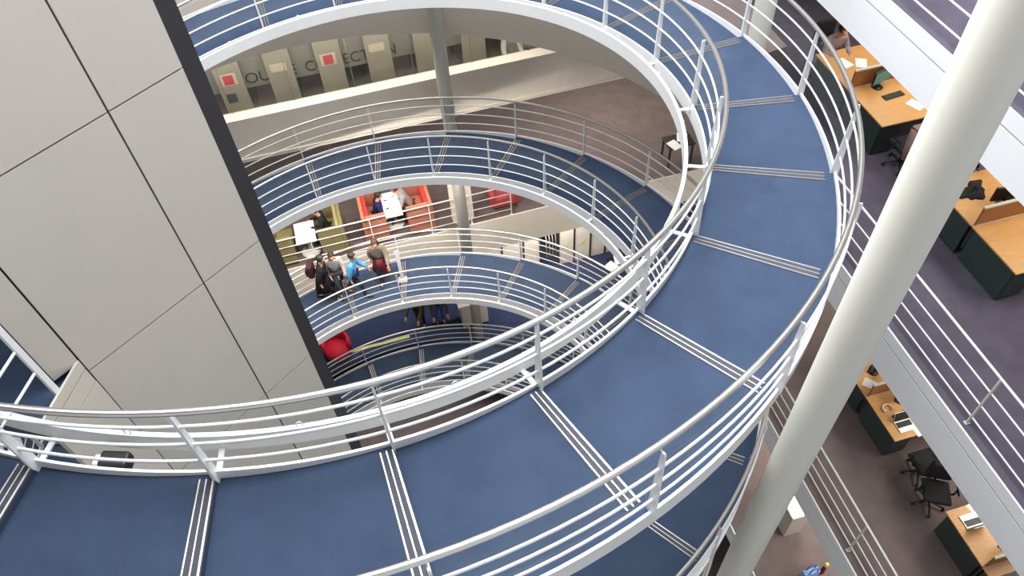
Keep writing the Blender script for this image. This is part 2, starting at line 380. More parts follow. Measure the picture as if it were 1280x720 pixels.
# bookcases seen through the glazing, end panels towards the glass
bookcols = [cloth('book_%d' % i, c) for i, c in enumerate([(168,156,130),(120,52,46),(60,74,104),(196,190,170),(84,96,76),(140,120,84),(48,44,46)])]
endp = mat('bookcase_end_laminate', (150, 146, 126), .5, noise=.04, nscale=4)
redsign = mat('red_card', (196, 60, 66), .6)
for k in range(7):
    t0 = -2.43 + 1.13*k
    wh = ['leftmost, next to the dark core edge', 'second from the core, under the sign', 'third from the core, under the sign', 'fourth from the core, left of the column', 'behind the slim column', 'just right of the slim column', 'farthest right behind the glass'][k]
    b = thing('bookcase', 'tall pale bookcase end behind the glazing, ' + wh, 'bookcase', PF(t0, 15.95, -11.9), AZF, 'bookcases behind the glazing')
    MB().box((-.29, 0, 0), (.29, .03, 2.42)).build('end_panel', endp, b)
    MB().box((-.29, 2.6, 0), (.29, 2.63, 1.5)).build('end_panel', endp, b)
    MB().box((-.01, .03, 0), (.01, 2.6, 1.5)).build('back_board', dark, b)
    for j in range(4): MB().box((-.28, .2, .1+.42*j), (.28, 2.6, .125+.42*j)).build('shelf', dark, b)
    if k in (0, 2):
        MB().box((-.13, -.012, 1.62), (.09, -.002, 1.86)).build('red_card', redsign, b)
    MB().box((-.2, -.010, 1.60 if k in (0,2) else 1.70), (.16, -.001, 1.90)).build('pale_card', mat('card_stock', (196, 184, 160), .7), b) if k in (0,1,2,3) else None
    if k == 0: MB().box((-.2, -.014, 1.15), (.02, -.002, 1.38)).build('notice', dark, b)
    for j in range(1, 4):
        y = .22
        for q in range(5):
            h = random.uniform(.22, .33); w = random.uniform(.03, .07)
            for sgn in (1,):
                x0 = .03; x1 = .03 + random.uniform(.17, .24)
                o = MB().box((x0, 0, 0), (x1, w, h), bev=.004).build('book', random.choice(bookcols))
                o.location = PF(t0, 15.95, -11.9 + .125 + .42*j) + Matrix.Rotation(AZF, 3, 'Z') @ Vector((0, y, 0)); o.rotation_euler = (0,0,AZF)
                tag(o, 'upright book on a shelf of the bookcase ' + wh, 'book', 'books on the bookcase ' + wh)
            y += w + .006
# open gallery with booths, far side
struct(prism(MB(), rect(PF, -12, 13, 15.33, 24), -17.05, -15.9).build('floor', brownc))
struct(prism(MB(), rect(PF, -12, 13, 15.30, 15.33), -17.12, -15.885).build('trim_7', cream))
br = thing('gallery_railing', 'white gallery railing in front of the red and olive booths', 'railing', PF(0, 15.37, -15.9), AZF)
for k, h in enumerate((.2, .5, .8, 1.1)): MB().tube([(-6, 0, h), (3.75, 0, h)], .014 if k < 3 else .02, 8).build('rail' if k < 3 else 'handrail', white, br)
for x in (-5.2, -3.55, -1.9, -.25, 1.4, 2.4+.15, 3.73): MB().box((x-.012, -.022, 0), (x+.012, .022, 1.1)).box((x-.03, -.03, 0), (x+.03, .03, .012)).build('post', white, br)
# lowest far floor, blue
f4 = ring_sector(6.66, 15.5, 20, 200, -20.35, -20.1); struct(f4.build('floor', bluef))
ys = MB(); prism(ys, rect(PF, -1.86, .03, 15.14, 15.24), -20.098, -20.08); struct(ys.build('trim_8', yellow))
# white partition wall with dark posts
pt = thing('partition', 'white panelled partition with dark posts on the blue floor below the booths', 'partition', PF(5.4, 16.55, -20.1), AZF)
xs = [-2.6, -1.8, -1.07, -.5, .15, .7, 1.28, 1.82, 2.5]
for i, (a, b) in enumerate(zip(xs, xs[1:])):
    if i != 3: MB().box((a+.03, -.02, .03), (b-.03, .02, 2.9)).build('panel', cream, pt)
for x in xs: MB().box((x-.03, -.04, 0), (x+.03, .04, 2.95)).build('post', dark, pt)
for sgn, i in ((1,1),(1,4),(1,5)):
    a = (xs[i]+xs[i+1])/2
    MB().add([(a-.16,-.024,.75),(a+.02,-.024,.9),(a+.17,-.024,1.1),(a+.05,-.024,.84),(a+.1,-.024,.72)], [(0,1,4),(1,2,3),(1,3,4)]).build('pale_motif', yellow, pt)
MB().box((-.47, 1.2, .0), (.12, 1.22, 2.9)).build('doorway_shade', black, pt)  # black sheet set behind the open bay to paint its dark interior
for k in range(4):
    x = -.4 + .11*k
    MB().tube([(x, .1, 2.5), (x+.16, .12, 1.3), (x+.18, .14, .4)], .022, 6).build('pale_bar', cream, pt)

# ------------------------------------------------------------------ outer walls
struct(prism(MB(), rect(PR, 17, 17.2, -6, 26), -ZC, 6).build('wall_right', plaster))
struct(prism(MB(), rect(PF, -13, 17, 24, 24.2), -ZC, 6).build('wall_far', plaster))
struct(prism(MB(), rect(PF, -13.2, -13, -6, 24), -ZC, 6).build('wall_left', plaster))

# ------------------------------------------------------------------ furniture: booths
def table(t, s, w, d, label):
    b = thing('table', label, 'table', PF(t, s, -15.9), AZF, None)
    MB().box((-w/2, -d/2, .72), (w/2, d/2, .755), bev=.012).build('table_top', tablew, b)
    MB().lathe([(.045, .03), (.04, .3), (.04, .72)], 20).build('pedestal', steel, b)
    MB().lathe([(.27, 0), (.27, .02), (.06, .06)], 28).build('base', tablew, b)
    return b
def booth(t, s, w, d, face, shell, rim, cush, label):
    """high-backed booth sofa; face=+1 sits towards +t"""
    b = thing('booth_sofa', label, 'sofa', PF(t, s, -15.9), AZF if face > 0 else AZF + pi)
    H = 1.08; x0, x1, y0, y1 = -w/2, w/2, -d/2, d/2
    MB().box((x0, y0, .05), (x0+.1, y1, H), bev=.02).build('back', shell, b)
    MB().box((x0+.1, y0, .05), (x1, y0+.09, H), bev=.02).build('side', shell, b)
    MB().box((x0+.1, y1-.09, .05), (x1, y1, H), bev=.02).build('side', shell, b)
    MB().box((x0+.1, y0+.09, .05), (x1-.02, y1-.09, .34)).build('plinth', shell, b)
    MB().box((x0+.2, y0+.09, .34), (x1, y1-.09, .47), bev=.03).build('seat_cushion', shell, b)
    MB().box((x0+.1, y0+.09, .34), (x0+.21, y1-.09, H-.06), bev=.03).build('back_cushion', cush, b)
    MB().box((x0+.1, y0+.085, .6), (x1-.05, y0+.11, H-.03), bev=.01).build('side_pad', shell, b)
    MB().box((x0+.1, y1-.11, .6), (x1-.05, y1-.085, H-.03), bev=.01).build('side_pad', shell, b)
    for x in (x0+.07, x1-.07):
        for y in (y0+.07, y1-.07): MB().box((x-.025, y-.025, 0), (x+.025, y+.025, .06)).build('foot', black, b)
    return b
table(.45, 16.12, .5, 1.02, 'white table between the two red booths')
table(-2.02, 15.82, .55, .84, 'white table between the two olive booths, near the core')
booth(-.12, 16.05, .66, 1.18, 1, salmon, redc, redc, 'salmon booth sofa with red lining left of its white table')
booth(1.16, 16.05, .74, 1.18, -1, salmon, redc, redc, 'salmon booth sofa with red lining right of its white table')
booth(-2.72, 15.98, .66, 1.1, 1, olive, oliver, olive, 'olive booth sofa left of its white table, beside the dark core edge')
booth(-1.32, 15.98, .72, 1.18, -1, olive, oliver, oliver, 'olive booth sofa right of its white table')
pb = thing('display_board', 'cream upright display board behind the slim column on the booth gallery', 'board', PF(2.35, 15.62, -15.9), AZF)
MB().box((-.31, -.09, .02), (.31, .09, 2.1), bev=.01).build('board', cream, pb)
MB().box((-.25, -.14, 0), (.25, .14, .03)).build('foot', plaster, pb)
def armchair(loc, rz, m, label, w=.8):
    a = thing('armchair', label, 'armchair', loc, rz)
    MB().box((-w/2, -.38, .08), (w/2, .34, .42), bev=.06).build('seat', m, a)
    MB().box((-w/2, .24, .1), (w/2, .42, .8), bev=.06).build('backrest', m, a)
    for x in (-w/2-.04, w/2-.12): MB().box((x, -.38, .1), (x+.16, .3, .58), bev=.05).build('armrest', m, a)
    for x in (-.3, .3):
        for y in (-.3, .3): MB().box((x-.02, y-.02, 0), (x+.02, y+.02, .1)).build('foot', black, a)
    return a
armchair(PF(3.65, 16.0, -15.9), AZF, redb, 'brick red armchair behind the booth gallery railing, right of the cream board')
# crimson tub chair on the lowest far floor
tb = thing('tub_chair', 'round crimson tub chair by the dark core edge on the lowest floor', 'armchair', PF(-2.25, 15.22, -20.1), AZF)
MB().lathe([(.34, .06), (.4, .12), (.41, .34), (.37, .42), (.001, .44)], 28).build('seat', redd, tb)
bk = MB(); vs = []; fs = []
for i in range(19):
    a = radians(-25 + 230*i/18)
    for r, z in ((.42,.12),(.46,.5),(.44,.74),(.38,.75),(.36,.45),(.37,.38)): vs.append((r*cos(a), r*sin(a), z))
for i in range(18):
    for j in range(6): fs.append((6*i+j, 6*i+(j+1)%6, 6*i+6+(j+1)%6, 6*i+6+j))
fs += [tuple(range(6)), tuple(18*6+5-j for j in range(6))]
bk.add(vs, fs, 0, True); bk.build('backrest', redd, tb)
for k in range(4): MB().lathe([(.025, 0), (.03, .08)], 10, (.26*cos(k*pi/2+.7), .26*sin(k*pi/2+.7), 0)).build('foot', black, tb)
cab = thing('cabinet', 'cream cabinet standing around the foot of the slim column on the lowest floor', 'cabinet', PF(2.2, 15.22, -20.1), AZF)
MB().box((-.42, -.28, .05), (.42, .25, 1.15), bev=.01).build('body', cream, cab)
MB().box((-.5, -.36, 1.15), (.5, .3, 1.2), bev=.01).build('top', cream, cab)
for x in (-.4, .01): 
    d_ = MB().box((x, -.30, .1), (x+.39, -.28, 1.1)).build('door', cream, cab)
    MB().tube([(x+.2, -.32, .95), (x+.2, -.32, 1.05)], .01, 6).build('handle', steel, d_)
MB().box((-.38, -.24, 0), (.38, .2, .05)).build('plinth', black, cab)

# ------------------------------------------------------------------ people
def skinobj(name, joints, edges, m, parent, sub=2, root=0):
    me = bpy.data.meshes.new(name)
    keys = list(joints); ix = {k: i for i, k in enumerate(keys)}
    me.from_pydata([joints[k][0] for k in keys], [(ix[a], ix[b]) for a, b in edges], [])
    o = bpy.data.objects.new(name, me); COL.objects.link(o); me.materials.append(m)
    sk = o.modifiers.new('skin', 'SKIN'); sk.use_smooth_shade = True
    for i, k in enumerate(keys):
        r = joints[k][1]; r = r if isinstance(r, tuple) else (r, r)
        me.skin_vertices[0].data[i].radius = r; me.skin_vertices[0].data[i].use_root = (i == root)
    ss = o.modifiers.new('subd', 'SUBSURF'); ss.levels = sub; ss.render_levels = sub
    dg = bpy.context.evaluated_depsgraph_get(); dg.update()
    ev = bpy.data.meshes.new_from_object(o.evaluated_get(dg)); bpy.data.objects.remove(o)
    o = bpy.data.objects.new(name, ev)
    for pl in ev.polygons: pl.use_smooth = True
    if not ev.materials: ev.materials.append(m)
    COL.objects.link(o)
    if parent: o.parent = parent
    return o
def person(label, loc, rz, pose='walk', H=1.7, top=None, bottom=None, hair=hairm, long_hair=False, skirt=None, lean=.05, long_sleeve=True, arms=None, shoes=None, bulk=.026):
    p_ = thing('person', label, 'person', loc, rz)
    k = H/1.7; V = lambda x, y, z: (x*k, y*k, z*k)
    J = {}; sit = pose == 'sit'
    pz = .50 if sit else .90
    ly = lean
    J['pelvis'] = (V(0,0,pz), (.135,.10))
    J['waist'] = (V(0,.02+ly*.3,pz+.18), (.115,.085))
    J['chest'] = (V(0,.03+ly,pz+.38), (.15,.105))
    J['neckb'] = (V(0,.02+ly*1.3,pz+.52), (.07,.06))
    J['neck'] = (V(0,.035+ly*1.5,pz+.585), .052)
    J['head'] = (V(0,.06+ly*1.7,pz+.665), (.072,.085))
    J['crown'] = (V(0,.05+ly*1.8,pz+.755), (.068,.082))
    hy = .06 + ly*1.7
    J['nose'] = (V(0,hy+.105,pz+.665), .013)
    J['chin'] = (V(0,hy+.06,pz+.60), .035)
    E = [('pelvis','waist'),('waist','chest'),('chest','neckb'),('neckb','neck'),('neck','head'),('head','crown'),('head','nose'),('head','chin')]
    if arms is None: arms = ((.22,-.16),( -.14,.22)) if pose == 'walk' else ((.3,.3),(.3,.3))
    for sd, nm in ((-1,'l'),(1,'r')):
        a = 0 if sd < 0 else 1
        J['sh'+nm] = (V(sd*.175,.02+ly*1.1,pz+.46), (.055,.055))
        if sit:
            el = V(sd*.24,.10+ly,pz+.22); wr = V(sd*.15,.34+ly,pz+.26); fd = Vector((-sd*.25,1,-.1)).normalized()
        else:
            sw = arms[a][0]; el = V(sd*.225,.02+ly+sw*.5,pz+.18); wr = V(sd*.22,.08+ly+sw*1.15,pz-.02+abs(sw)*.15); fd = Vector((0,.35,-1)).normalized()
        J['el'+nm] = (el, .042); J['wr'+nm] = (wr, (.028,.024))
        wv = Vector(wr); pm = wv + fd*.07*k; J['pa'+nm] = (tuple(pm), (.036,.02))
        E += [('chest','sh'+nm),('sh'+nm,'el'+nm),('el'+nm,'wr'+nm),('wr'+nm,'pa'+nm)]
        side = Vector((1,0,0)); side = (side - fd*side.dot(fd)).normalized()
        for q, (off, L) in enumerate(((-.03,.06),(-.01,.075),(.01,.07),(.03,.055))):
            b0 = pm + fd*.03*k + side*off*k; b1 = b0 + fd*L*k*.6; b2 = b1 + (fd + Vector((0,.2,-.4)))*L*k*.4
            J['f%d%s' % (q,nm)] = (tuple(b0), .010); J['g%d%s' % (q,nm)] = (tuple(b1), .009); J['h%d%s' % (q,nm)] = (tuple(b2), .007)
            E += [('pa'+nm,'f%d%s' % (q,nm)), ('f%d%s' % (q,nm),'g%d%s' % (q,nm)), ('g%d%s' % (q,nm),'h%d%s' % (q,nm))]
        th0 = wv + fd*.03*k; th1 = th0 - side*sd*.045*k + fd*.02*k; th2 = th1 + fd*.04*k
        J['t1'+nm] = (tuple(th1), .011); J['t2'+nm] = (tuple(th2), .009); E += [('pa'+nm,'t1'+nm),('t1'+nm,'t2'+nm)]
        J['hip'+nm] = (V(sd*.09,0,pz-.05), (.085,.085))
        if sit:
            J['kn'+nm] = (V(sd*.12,.42,pz+.0), .058); J['an'+nm] = (V(sd*.12,.42,.09), .04); J['to'+nm] = (V(sd*.13,.58,.035), (.04,.03))
        elif pose == 'walk':
            st = sd*.24
            J['kn'+nm] = (V(sd*.09,st*.65+.05,.48), .056); J['an'+nm] = (V(sd*.085,st-.02 if st>0 else st-.06,.09 if st>0 else .13), .038)
            J['to'+nm] = (V(sd*.09,st+.15 if st>0 else st+.07,.035), (.042,.028))
        else:
            J['kn'+nm] = (V(sd*.10,.02,.48), .056); J['an'+nm] = (V(sd*.10,-.02,.09), .038); J['to'+nm] = (V(sd*.11,.15,.035), (.042,.028))
        E += [('pelvis','hip'+nm),('hip'+nm,'kn'+nm),('kn'+nm,'an'+nm),('an'+nm,'to'+nm)]
    JB = dict(J)
    for q in ('pelvis','waist','chest','neckb'): JB[q] = (J[q][0], tuple(v*.82 for v in J[q][1]))
    for q in ('hipl','hipr','knl','knr','anl','anr','tol','tor'):
        r = J[q][1]; JB[q] = (J[q][0], tuple(v*.72 for v in (r if isinstance(r, tuple) else (r, r))))
    body = skinobj('body', JB, E, skin, p_)
    def sub_(keys, grow, m, name, extra=None, lvl=2):
        jj = {}
        for q in keys:
            r = J[q][1]; r = r if isinstance(r, tuple) else (r, r); jj[q] = (J[q][0], (r[0]+grow, r[1]+grow))
        ee = [(a, b) for a, b in E if a in keys and b in keys]
        return skinobj(name, jj, ee, m, p_, lvl)
    tk = ['pelvis','waist','chest','neckb','shl','shr','ell','elr'] + (['wrl','wrr'] if long_sleeve else [])
    sub_(tk, bulk, top, 'top')
    if skirt:
        mb = MB(); mb.lathe([(.155*k, pz*k+.02), (.19*k, pz*k-.12), (.25*k, pz*k-.40), (.245*k, pz*k-.40), (.15*k, pz*k-.05)], 24); mb.build('skirt', skirt, p_)
    sub_(['pelvis','hipl','hipr','knl','knr','anl','anr'], .012, bottom, 'trousers')
    for nm in 'lr':
        an, to = Vector(J['an'+nm][0]), Vector(J['to'+nm][0]); dd = (to - an); dd.z = 0; dd = dd.normalized() if dd.length > 1e-3 else Vector((0,1,0))
        hl = Vector((an.x, an.y, max(.045, to.z+.01))) - dd*.03
        jj = {'top': (tuple(an + Vector((0,0,.01))), (.052,.052)), 'heel': (tuple(hl), (.048,.05)), 'ball': (tuple((hl*.35 + to*.65)), (.052,.045)), 'toe': (tuple(to + dd*.045), (.04,.032))}
        skinobj('shoe', jj, [('top','heel'),('heel','ball'),('ball','toe')], shoes or black, p_, 1)
    hc = Vector(J['crown'][0]) + Vector((0,-.012,-.02))*k
    hm = MB(); hm.ellip(hc, (.095*k, .112*k, .10*k))
    # trim the face opening
    keep = []; 
    for f in hm.f:
        c = sum((Vector(hm.v[i]) for i in f), Vector())/len(f)
        if not (c.y > hc.y + .045*k and c.z < hc.z + .035*k): keep.append(f)
    hm.f = keep; hm.m = [0]*len(keep); hm.sm = [True]*len(keep)
    if long_hair: hm.ellip(hc + Vector((0,-.07,-.14))*k, (.09*k, .045*k, .19*k))
    hm.build('hair', hair, p_)
    return p_
def ramp_pt(turn, ang, r):
    n = (radians(ang) - TH0)/D + turn; f = n - floor(n)
    z = zh(n) - STEP*(1-f)
    return Vector((r*cos(radians(ang)), r*sin(radians(ang)), z))
TURN = 2*pi/D
pp = person('person in dark coat with a backpack walking down the ramp nearest the core', ramp_pt(2*TURN, 113.5, 6.0), radians(113.5+180-25), 'walk', 1.72, cloth('black_coat', (34,30,36)), cloth('black_trousers', (28,28,34)), skirt=cloth('black_coat', (34,30,36)), bulk=.05)
bpk = MB(); bpk.box((-.16,-.30,1.02), (.16,-.12,1.46), bev=.06).box((-.11,-.35,1.06), (.11,-.29,1.28), bev=.03); 
bag = thing('backpack', 'dark maroon backpack worn by the person in the dark coat on the ramp', 'backpack', pp.location, pp.rotation_euler.z)
bpk.build('pack', cloth('maroon_pack', (64,34,42)), bag)
for sx in (-.1, .1): MB().tube([(sx,-.13,1.42),(sx,-.04,1.50),(sx,.10,1.44),(sx*1.3,.13,1.25),(sx*1.4,-.02,1.08),(sx,-.13,1.06)], .014, 6).build('strap', blackf, bag)
person('person in bright blue jumper walking on the ramp in the middle of the group', ramp_pt(2*TURN, 106.0, 5.68), radians(106.5+180-20), 'walk', 1.66, cloth('blue_jumper', (72,150,204)), cloth('navy_trousers', (36,38,62)))
person('person in pale grey jacket on the ramp between the dark coat and the blue jumper', ramp_pt(2*TURN, 109.6, 6.12), radians(109+90), 'walk', 1.62, cloth('pale_jacket', (176,170,166)), cloth('grey_trousers', (70,66,72)))
person('person with long dark hair, taupe cardigan and maroon skirt walking on the ramp', ramp_pt(2*TURN, 98.5, 6.0), radians(98.5+90), 'walk', 1.66, cloth('taupe_cardigan', (134,122,110)), cloth('dark_tights', (40,32,40)), hair=hairb, long_hair=True, skirt=cloth('maroon_skirt', (112,42,54)))
nb_ = thing('glint_panel', 'narrow white upright panel standing in for a glint on the glass beside the walking group', 'sign', ramp_pt(2*TURN, 93.6, 5.75), radians(5))  # solid white panel modelled for a bright glint on the railing glass
MB().box((-.045,-.012,.02), (.045,.012,1.15), bev=.004).build('panel', paper, nb_)
MB().box((-.12,-.1,0), (.12,.1,.02)).build('foot', steel, nb_)
navy = cloth('navy_top', (34,38,84))
person('person in navy top sitting in the left red booth', PF(-.02, 16.15, -15.93), AZF - pi/2, 'sit', 1.68, navy, cloth('jeans', (44,52,82)), lean=.08)
person('person in pale blue-grey top leaning on the table from the right red booth', PF(1.02, 16.25, -15.93), AZF + pi/2, 'sit', 1.68, cloth('grey_blue_top', (150,148,150)), cloth('brown_trousers', (86,64,54)), hair=hairb, lean=.2)
person('person in black jacket sitting in the right olive booth', PF(-1.42, 16.1, -15.93), AZF + pi/2, 'sit', 1.72, cloth('black_jacket', (36,36,34)), cloth('charcoal_trousers', (50,50,50)), lean=.08)
person('person in blue jeans and dark jacket standing left of the cream cabinet, lowest floor', PF(1.12, 15.42, -20.1), AZF + pi, 'stand', 1.75, cloth('dark_green_jacket', (52,54,44)), cloth('blue_jeans', (70,86,140)))
person('person in dark brown clothes standing on the lowest floor beside the person in jeans', PF(.52, 15.5, -20.1), AZF + pi*.8, 'stand', 1.72, cloth('brown_jacket', (66,56,44)), cloth('dark_trousers', (38,36,40)))
person('person in white shirt standing behind the glazing at the right end of the bookcases', PF(4.15, 16.1, -11.9), AZF + pi, 'stand', 1.62, cloth('white_shirt', (206,206,194)), cloth('black_slacks', (40,38,40)))
mg = MB().box((-.16,-.11,0), (.16,.11,.012), bev=.003).build('notebook', paper)
mg.location = PF(.30, 15.72, -15.9+.757); mg.rotation_euler = (0,0,AZF+.35); tag(mg, 'white notebook lying on the near end of the red booth table', 'notebook')
for (t_, s_, r_, lb) in ((.42,16.35,.2,'white sheet of paper near the middle of the red booth table'),(.55,15.95,-.3,'white sheet of paper at the right edge of the red booth table'),(-2.05,15.95,.15,'white sheet of paper on the olive booth table')):
    pz_ = MB().box((-.105,-.148,0), (.105,.148,.003)).build('paper_sheet', paper); pz_.location = PF(t_, s_, -15.9+.757); pz_.rotation_euler = (0,0,AZF+r_); tag(pz_, lb, 'paper')

# ------------------------------------------------------------------ furniture: desk benches on the right
def bench(s, g, z, wid, dep, label, L=1.6):
    """two facing desks, dividing screen between, end panels towards the void. local x=s, y=g"""
    b = thing('desk', label, 'desk', PR(s, g, z), AZR)
    for sg in (-1, 1):
        y0, y1 = (0, dep) if sg > 0 else (-dep, 0)
        MB().box((0, y0+.004, .70), (wid, y1-.004, .73), bev=.006).build('worktop', wood, b)
        e = .07
        MB().box((.015, y0+(e if sg<0 else .06), .03), (.045, y1-(.06 if sg<0 else e), .70)).build('end_panel', green, b)
        MB().box((wid-.05, y0+.06, .03), (wid-.02, y1-.06, .70)).build('end_panel', green, b)
        pd = MB().box((.05, sg*(dep-.55) if sg>0 else -dep+.06, .04), (.45, dep-.06 if sg>0 else -dep+.55, .62)).build('pedestal', green, b)
    MB().box((.05, -.018, .735), (wid-.03, .018, 1.10)).build('screen', screenw, b)
    MB().box((.04, -.024, 1.10), (wid-.02, .024, 1.128)).build('screen_rail', colw, b)
    MB().box((.05, -.03, .731), (wid-.03, .03, .745)).build('screen_foot', colw, b)
    MB().box((.05, -.02, .2), (wid-.05, .02, .69)).build('modesty_panel', green, b)
    return b
bench(8.88, 10.12, -9.9, 1.75, 1.18, 'wooden desk pair with dividing screen and teal monitor, top right')
bench(8.85, 6.38, -9.9, 1.75, 1.06, 'wooden desk pair with dark green ends just right of the thick column')
bench(8.17, 5.98, -14.1, 1.75, 1.02, 'wooden desk pair on the lower gallery left of the black office chairs, cluttered with equipment')
bench(8.23, 2.50, -14.1, 1.75, 1.02, 'wooden desk pair on the lower gallery in the bottom right corner')
def monitor(s, g, z, rz, scr, label, w=.46):
    m = thing('monitor', label, 'monitor', PR(s, g, z), AZR + rz)
    MB().lathe([(.1, 0), (.1, .012), (.03, .02)], 20).build('base', black, m)
    MB().box((-.02, -.0, .015), (.02, .03, .2)).build('stand', black, m)
    MB().box((-w/2, -.03, .12), (w/2, .005, .12+w*.62), bev=.008).build('casing', black, m)
    MB().box((-w/2+.012, -.034, .135), (w/2-.012, -.029, .10+w*.62)).build('display', scr, m)
    return m
def keyboard(s, g, z, rz, label):
    k_ = thing('keyboard', label, 'keyboard', PR(s, g, z), AZR + rz)
    MB().box((-.21, -.07, 0), (.21, .07, .018), bev=.005).build('case', black, k_)
    kb = MB()
    for i in range(12):
        for j in range(4): kb.box((-.195+.0325*i, -.055+.028*j, .018), (-.167+.0325*i, -.031+.028*j, .025))
    kb.build('keys', dark, k_)
def office_chair(loc, rz, label, m=None):
    c = thing('office_chair', label, 'chair', loc, rz)
    m = m or blackf
    MB().box((-.24,-.24,.44), (.24,.24,.53), bev=.04).build('seat', m, c)
    MB().box((-.22,-.27,.60), (.22,-.19,1.08), bev=.035).build('backrest', m, c)
    MB().tube([(0,-.18,.46),(0,-.29,.5),(0,-.27,.72)], .022, 8).build('back_bracket', black, c)
    MB().lathe([(.03,.10),(.03,.26),(.022,.27),(.022,.45)], 12).build('gas_stem', black, c)
    for sx in (-1,1): MB().tube([(sx*.22,.0,.47),(sx*.29,0,.5),(sx*.29,0,.68),(sx*.29,.12,.69),(sx*.29,-.12,.69)], .018, 6).build('armrest', black, c)
    for k in range(5):
        a = 2*pi*k/5 + .3
        l = MB().tube([(0,0,.11),(.28*cos(a),.28*sin(a),.075)], .022, 6, rs=[.026,.016]).build('leg', black, c)
        MB().tube([(.28*cos(a)-.02*sin(a),.28*sin(a)+.02*cos(a),.028),(.28*cos(a)+.02*sin(a),.28*sin(a)-.02*cos(a),.028)], .028, 10).build('castor', black, l)
    return c
T1, T2 = -9.9+.731, -14.1+.731
monitor(9.42, 9.98, T1, .30, teal, 'monitor with teal screen facing the near seat of the top right desk')
keyboard(9.55, 9.66, T1, .1, 'black keyboard in front of the teal monitor')
def sheet(s, g, z, r, lb, m=paper, w=.21, l=.297):
    o = MB().box((-w/2,-l/2,0), (w/2,l/2,.004)).build('paper_sheet', m); o.location = PR(s, g, z); o.rotation_euler = (0,0,AZR+r); return tag(o, lb, 'paper')
sheet(9.78, 9.3, T1, .4, 'white paper on the desk edge near the jacket-draped chair')
sheet(9.25, 10.85, T1, .3, 'white paper in front of the person at the top right desk')
sheet(9.55, 10.75, T1, -.5, 'white paper by the dividing screen on the far side of the top right desk')
jc = office_chair(PR(9.25, 8.60, -9.9), AZR, 'office chair with a taupe jacket over its back by the teal-monitor desk')
jk = thing('jacket', 'taupe jacket hung over the chair back by the teal-monitor desk', 'jacket', jc.location, AZR)
jm = MB(); jm.box((-.25,-.31,.55), (.25,-.272,1.10), bev=.018).box((-.25,-.188,.72), (.25,-.155,1.10), bev=.015).box((-.25,-.31,1.082), (.25,-.155,1.115), bev=.015)
tp_ = cloth('taupe_jacket', (150,128,118)); jm.build('jacket_body', tp_, jk)
for sx in (-1, 1): MB().tube([(sx*.25,-.25,1.08),(sx*.30,-.29,.85),(sx*.29,-.31,.5)], .05, 8, rs=[.06,.055,.045]).build('sleeve', tp_, jk)
person('person in checked grey shirt reading papers at the far side of the top right desk', PR(9.35, 11.55, -9.95), AZR + pi, 'sit', 1.74, cloth('grey_shirt', (150,138,142)), cloth('dark_jeans', (40,40,54)), lean=.12)
office_chair(PR(9.35, 11.6, -9.9), AZR + pi, 'black office chair under the person in the checked grey shirt')
person('person in red top sitting at the desk right of the thick column', PR(9.85, 7.9, -9.95), AZR + pi, 'sit', 1.7, cloth('red_top', (176,52,44)), cloth('dark_jeans', (40,40,54)), lean=.12)
office_chair(PR(9.85, 7.95, -9.9), AZR + pi, 'black office chair under the person in the red top')
monitor(9.55, 6.62, T1, pi-.2, black, 'black monitor on the far side of the screen right of the thick column')
bagm = MB(); vs = []; fs = []; NR, NK = 7, 28
for i in range(NR):
    for k in range(NK):
        an = 2*pi*k/NK; ed = 1 + .22*sin(3*an+.4) + .12*sin(7*an+1.1); q = i/(NR-1); r = .21*ed*q
        h_ = (1-q**2)*(.06 + .022*sin(5*an + 6*q) + .015*sin(11*q + 2*an)) + .004
        vs.append((r*cos(an)*1.35, r*sin(an)*.8, h_ if i < NR-1 else 0.0))
for i in range(NR-1):
    for k in range(NK): fs.append((i*NK+k, i*NK+(k+1)%NK, (i+1)*NK+(k+1)%NK, (i+1)*NK+k))
fs.append(tuple((NR-1)*NK + (NK-1-k) for k in range(NK)))
bagm.add(vs, fs, 0, True)
hb = bagm.build('scarf', blackf); hb.location = PR(9.35, 7.05, T1); hb.rotation_euler = (0,0,AZR+.5); tag(hb, 'crumpled black scarf lying on the wooden desk beside the thick column', 'scarf')
ph_ = thing('telephone', 'black desk telephone on the near desk right of the thick column', 'telephone', PR(9.85, 5.85, T1), AZR)
MB().hexa([(-.09,-.11,0),(.09,-.11,0),(.09,.11,0),(-.09,.11,0)], [(-.09,-.11,.02),(.09,-.11,.02),(.09,.11,.07),(-.09,.11,.07)]).build('base', black, ph_)
MB().tube([(-.065,-.09,.05),(-.065,-.05,.075),(-.065,.06,.1),(-.065,.1,.09)], .024, 8, rs=[.03,.018,.018,.03]).build('handset', black, ph_)
# lower gallery clutter
monitor(8.62, 6.45, T2, pi+.3, black, 'black monitor at the far end of the cluttered desk', .42)
monitor(8.75, 5.72, T2, .2, black, 'black monitor near the middle of the cluttered desk', .42)
keyboard(8.62, 5.42, T2, .15, 'black keyboard on the near half of the cluttered desk')
def laptop(s, g, z, rz, label):
    l = thing('laptop', label, 'laptop', PR(s, g, z), AZR + rz)
    MB().box((-.165,-.115,0), (.165,.115,.018), bev=.004).build('base', steel, l)
    MB().box((-.15,-.02,.018), (.15,.095,.021)).build('keyboard', black, l)
    M_ = Matrix.Translation((0,.115,.016)) @ Matrix.Rotation(radians(-20), 4, 'X')
    lid = MB().box((-.165,0,0), (.165,.01,.22), M=M_).build('lid', steel, l)
    MB().box((-.155,-.003,.01), (.155,.0,.21), M=M_).build('display', black, lid)
laptop(8.52, 5.2, T2, 0, 'silver laptop at the near end of the cluttered desk')
laptop(8.55, 3.25, T2, pi, 'silver laptop at the far end of the bottom right desk')
monitor(8.80, 2.68, T2, pi, black, 'black monitor on the bottom right desk', .42)
keyboard(8.62, 2.22, T2, 0, 'black keyboard at the bottom right corner of the frame')
